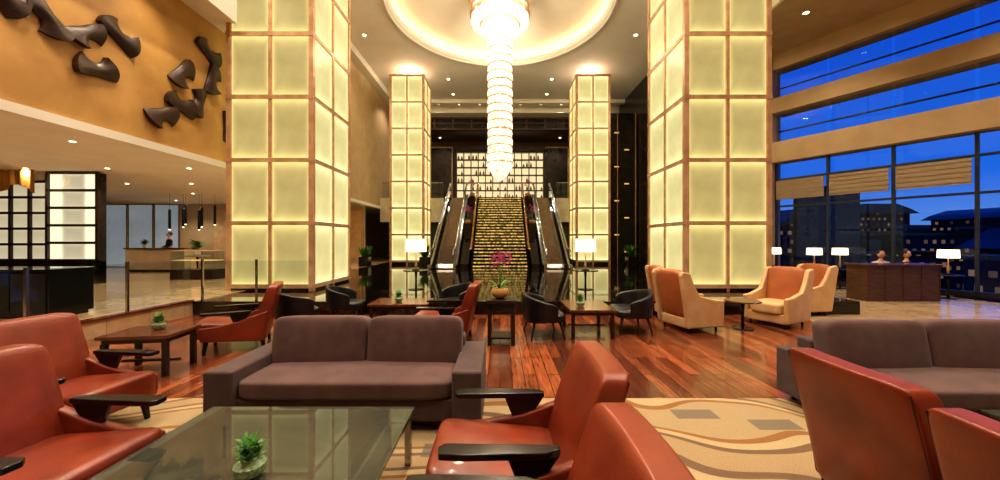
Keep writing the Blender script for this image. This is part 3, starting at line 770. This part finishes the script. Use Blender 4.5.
person((11.95,11.3,0),-.2,True,'seated person with black hair in white shirt behind the counter',m_shirt);stool((11.95,11.3,0),.36)
person((-15.8,17.2,.3),-.6,False,'standing receptionist in dark suit behind the reception desk',m_suit)
# ---------------------------------------------------------------- lobby
t=thing('reception_desk','beige stone reception desk with dark top','desk',(-15.1,16.1,.3))
box('desk_body',-1.3,1.3,-.35,.35,0,1.0,m_desk,t,bev=.01);box('desk_top',-1.35,1.35,-.4,.4,1.0,1.05,m_wood,t,bev=.008);box('toe_kick',-1.2,1.2,-.37,-.35,0,.1,m_dark,t)
def litwall(x0,x1,y,z1,nx,nz,label):
    t=thing('lit_partition',label,'partition',((x0+x1)/2,y,.3))
    w=(x1-x0)/2;zb=.75
    box('base',-w,w,-.2,.2,0,zb,m_bm,t);box('core',-w,w,.0,.2,zb,z1,m_dark,t)
    fr=[(-w+i*2*w/nx-.04,-w+i*2*w/nx+.04,-.1,0,zb,z1) for i in range(nx+1)]+[(-w,w,-.1,0,zb+j*(z1-zb)/nz-.04,zb+j*(z1-zb)/nz+.04) for j in range(nz+1)]
    boxes('frame',fr,m_dw,t)
    for i in range(nx):
        for j in range(nz):
            a=-w+i*2*w/nx+.04;b_=-w+(i+1)*2*w/nx-.04;c=zb+j*(z1-zb)/nz+.04;d_=zb+(j+1)*(z1-zb)/nz-.04
            box('light_panel',-(b_-a)/2,(b_-a)/2,-.02,.0,-(d_-c)/2,(d_-c)/2,m_litp,t,loc=((a+b_)/2,-.01,(c+d_)/2))
litwall(-14.5,-12.9,11.6,3.55,1,5,'partition of backlit cream panels above black stone base')
litwall(-17.2,-14.7,11.8,3.3,4,5,'wide partition of backlit cream panels in dark wood frames')
bm=bmesh.new();prev=None
for i in range(61):
    u=i/60;x=-16.8+u*2.6;y=11.0+.06*math.sin(u*50)
    a=bm.verts.new((x,y,3.85));b_=bm.verts.new((x,y,3.25-.15*math.cos(u*12)))
    if prev:bm.faces.new((prev[0],a,b_,prev[1]))
    prev=(a,b_)
o=finish('curtain_valance',bm,m_curt,smooth=True);tag(o,'draped gold curtain valance hanging under the lobby ceiling','curtain')
for i in range(3):
    t=thing('glass_partition','frosted glass partition panel in slim steel frame','partition',(-19.9+i*1.35,18.6,.3),0,'frosted panels behind reception')
    box('frosted_pane',-.6,.6,-.015,.015,.05,3.2,m_frost,t);boxes('frame',[(-.64,-.6,-.03,.03,0,3.25),(.6,.64,-.03,.03,0,3.25),(-.64,.64,-.03,.03,3.2,3.25)],m_steel,t)
S(box('wall_north',-24,-8.3,22,22.2,.3,3.9,m_bei))
S(boxes('trim_13',[(-17.4+i*1.5,-16.0+i*1.5,21.93,22,.6,3.5) for i in range(6)],m_crm))
p0=thing('pendant_lamp','slim black tube pendant lamp hanging over reception','lamp',(-15.6,17,2.2),0,'black tube pendants over reception')
lathe('tube_shade',[(.05,0),(.055,.02),(.055,.9),(.03,.95)],m_blk,p0,n=14);lathe('cord',[(.006,.95),(.006,1.7)],m_blk,p0,n=6);lathe('bulb',[(.03,-.015),(.04,.0)],m_lens,p0,n=12)
for i in range(1,6):dup(p0,(-15.6+i*.38,17+(i%2)*.3,2.2+.12*(i%3)))
def bouquet(loc,label,s=1):
    t=thing('flower_arrangement',label,'plant',loc)
    lathe('vase',[(.1,0),(.14,.1),(.09,.3),(.12,.38)],m_mez,t,n=20)
    bm=bmesh.new()
    for k in range(60):leaf(bm,(random.uniform(-.1,.1),random.uniform(-.1,.1),.35+random.uniform(0,.3)),k*2.39,random.uniform(.2,.45),.12,random.uniform(.05,.35),.15)
    finish('foliage',bm,m_green,t,smooth=True)
    t.scale=(s,)*3;return t
rtable((-11.6,13.8,.3),.4,.8,'round stone table holding flower arrangement',m_desk)
bouquet((-11.6,13.8,1.1),'leafy green flower arrangement in white vase on round table',.8)
bouquet((-15.9,16.1,1.35),'leafy green flower arrangement on the reception desk',.5)
t=thing('display_case','glass display case with lit shelves on dark base','cabinet',(-10.9,13.0,.3))
box('case_base',-.75,.75,-.3,.3,0,.35,m_dw,t);boxes('glass_side',[(-.74,.74,-.29,-.28,.35,1.0),(-.74,.74,.28,.29,.35,1.0),(-.74,-.73,-.28,.28,.35,1.0),(.73,.74,-.28,.28,.35,1.0)],m_glass,t)
box('lit_shelf',-.72,.72,-.26,.26,.66,.68,m_bulb,t);box('case_top',-.76,.76,-.31,.31,1.0,1.03,m_brz,t)
t=thing('sideboard','black lacquer sideboard beside the glass balustrade','cabinet',(-8.95,6.7,.3))
box('body',-1.0,1.0,-.35,.35,.06,.84,m_blk,t,bev=.01);box('top',-1.03,1.03,-.38,.38,.84,.88,m_bm,t,bev=.005);boxes('plinth',[(-.95,.95,-.3,.3,0,.06)],m_dark,t)
for i in range(3):box('door',-.97+i*.65,-.35+i*.65,-.365,-.35,.1,.8,m_dkl,t)
for i in range(5):
    t=thing('glass_balustrade','clear glass balustrade panel with steel posts along lounge edge','railing',(-7.04,1.0+i*1.45,.34),0,'glass balustrade along the lounge edge')
    box('glass_panel',-.008,.008,.05,1.4,.04,.92,m_glass,t);box('post',-.02,.02,-.02,.02,0,.95,m_steel,t)
for i in range(2):
    t=thing('glass_balustrade','clear glass balustrade panel with steel posts along platform edge','railing',(-6.9+i*1.25,8.35,.3),0,'glass balustrade along the platform edge')
    box('glass_panel',.05,1.2,-.008,.008,.04,.92,m_glass,t);box('post',-.02,.02,-.02,.02,0,.95,m_steel,t)
for x in(-7.2,-4.0,7.0):
    t=thing('potted_plant','leafy plant in a dark square planter','plant',(x,19.2,.3));box('planter',-.25,.25,-.25,.25,0,.5,m_blk,t,bev=.01)
    bm=bmesh.new()
    for k in range(50):leaf(bm,(random.uniform(-.12,.12),random.uniform(-.12,.12),.5),k*2.39,random.uniform(.3,.6),.1,random.uniform(.3,.9),.2)
    finish('foliage',bm,m_green,t,smooth=True)
# ---------------------------------------------------------------- downlights & lamps
dl=thing('recessed_downlight','round recessed ceiling downlight glowing warm','light',(0,0,0),0,'recessed ceiling downlights')
lathe('trim_ring',[(.13,0),(.12,-.02),(.09,-.02)],m_wht,dl,n=20);lathe('lens',[(.085,-.022),(.085,-.03)],m_lens,dl,n=16)
usedl=[False]
def spot(x,y,z,e,size=2.0,fix=True,col=(1,.86,.68),s=1):
    if e:
        ld=bpy.data.lights.new('ceiling_spot','SPOT');ld.energy=e;ld.color=col;ld.spot_size=size;ld.spot_blend=.6;ld.shadow_soft_size=.09
        o=bpy.data.objects.new('ceiling_spot',ld);COL.objects.link(o);o.location=(x,y,z-.06)
    if fix:
        if not usedl[0]:dl.location=(x,y,z);dl.scale=(s,)*3;usedl[0]=True
        else:
            c=dup(dl,(x,y,z));c.scale=(s,)*3
for x in(-5.5,0,5.5):
    for y in(-1,2,5,8):spot(x,y,11.68,980,1.9)
for x in(-6.6,-3.2,3.2,6.6):
    spot(x,9.7,11.68,500,2.0);spot(x,22.3,11.68,0);spot(x,24.6,11.68,450,2.0)
for i,x in enumerate((-6,-4.5,-3,-1.5,0,1.5,3,4.5,6)):spot(x,26.4,11.68,300 if i%3==1 else 0,2.0)
for x,y in((-6.6,14),(6.6,14),(-6.6,17.5),(6.6,17.5)):spot(x,y,11.68,500,2.2)
for x in(-9.5,-12,-14.5):
    for j,y in enumerate((2,5,8,11,14,17,20)):spot(x,y,3.9,240 if j%2 else 0,2.5,s=.6)
spot(-18,14,3.9,230,2.5,s=.6);spot(-18,20,3.9,230,2.5,s=.6)
for x,y in((11,4),(13.5,4),(10.5,8),(12.8,8),(10.2,12)):spot(x,y,9.29,380,2.0,s=.9)
for x in(-5,0,5):spot(x,30,10.24,300,2.2)
for y in(3,5.5,8,10.5):
    ld=bpy.data.lights.new('wall_washer','SPOT');ld.energy=160;ld.color=(1,.84,.6);ld.spot_size=2.2;ld.spot_blend=1;ld.shadow_soft_size=.06
    o=bpy.data.objects.new('wall_washer',ld);COL.objects.link(o);o.location=(-7.4,y,7.62);o.rotation_euler=(0,-.15,0)
def point(x,y,z,e,r=.2):  # fill points added to brighten the ceiling, not real fittings
    ld=bpy.data.lights.new('ceiling_fill','POINT');ld.energy=e;ld.color=(1,.85,.64);ld.shadow_soft_size=r
    o=bpy.data.objects.new('ceiling_fill',ld);COL.objects.link(o);o.location=(x,y,z)
point(0,13.8,10.2,520,.3)
for x in(-6.36,6.3):point(x,11.18,11.1,150)
for x in(-5.28,5.28):point(x,21.4,11.25,80,.1)
point(0,18.6,11.0,200,.15)
# ---------------------------------------------------------------- world
w=bpy.data.worlds.new('dusk');sc.world=w;w.use_nodes=True;nt=w.node_tree;n=nt.nodes;bg=n['Background']
tc=n.new('ShaderNodeTexCoord');sp=n.new('ShaderNodeSeparateXYZ');nt.links.new(tc.outputs['Generated'],sp.inputs[0])
cr=n.new('ShaderNodeValToRGB');cr.color_ramp.elements[0].color=L((104,146,205));cr.color_ramp.elements[1].color=L((8,66,185));cr.color_ramp.elements[0].position=.0;cr.color_ramp.elements[1].position=.5
x=cr.color_ramp.elements.new(.12);x.color=L((36,108,212))
nt.links.new(sp.outputs[2],cr.inputs[0]);nt.links.new(cr.outputs[0],bg.inputs[0]);bg.inputs[1].default_value=1.1
# ---------------------------------------------------------------- camera
cd=bpy.data.cameras.new('camera');cam=bpy.data.objects.new('camera',cd);COL.objects.link(cam)
cam.location=(0,0,1.7);cam.rotation_euler=(pi/2,0,0);cd.sensor_width=36;cd.lens=12.96;cd.clip_end=500;cd.clip_start=.05
sc.camera=cam
sc.view_settings.view_transform='Standard'
try:
    sc.view_settings.look='Medium High Contrast'
except Exception:
    pass
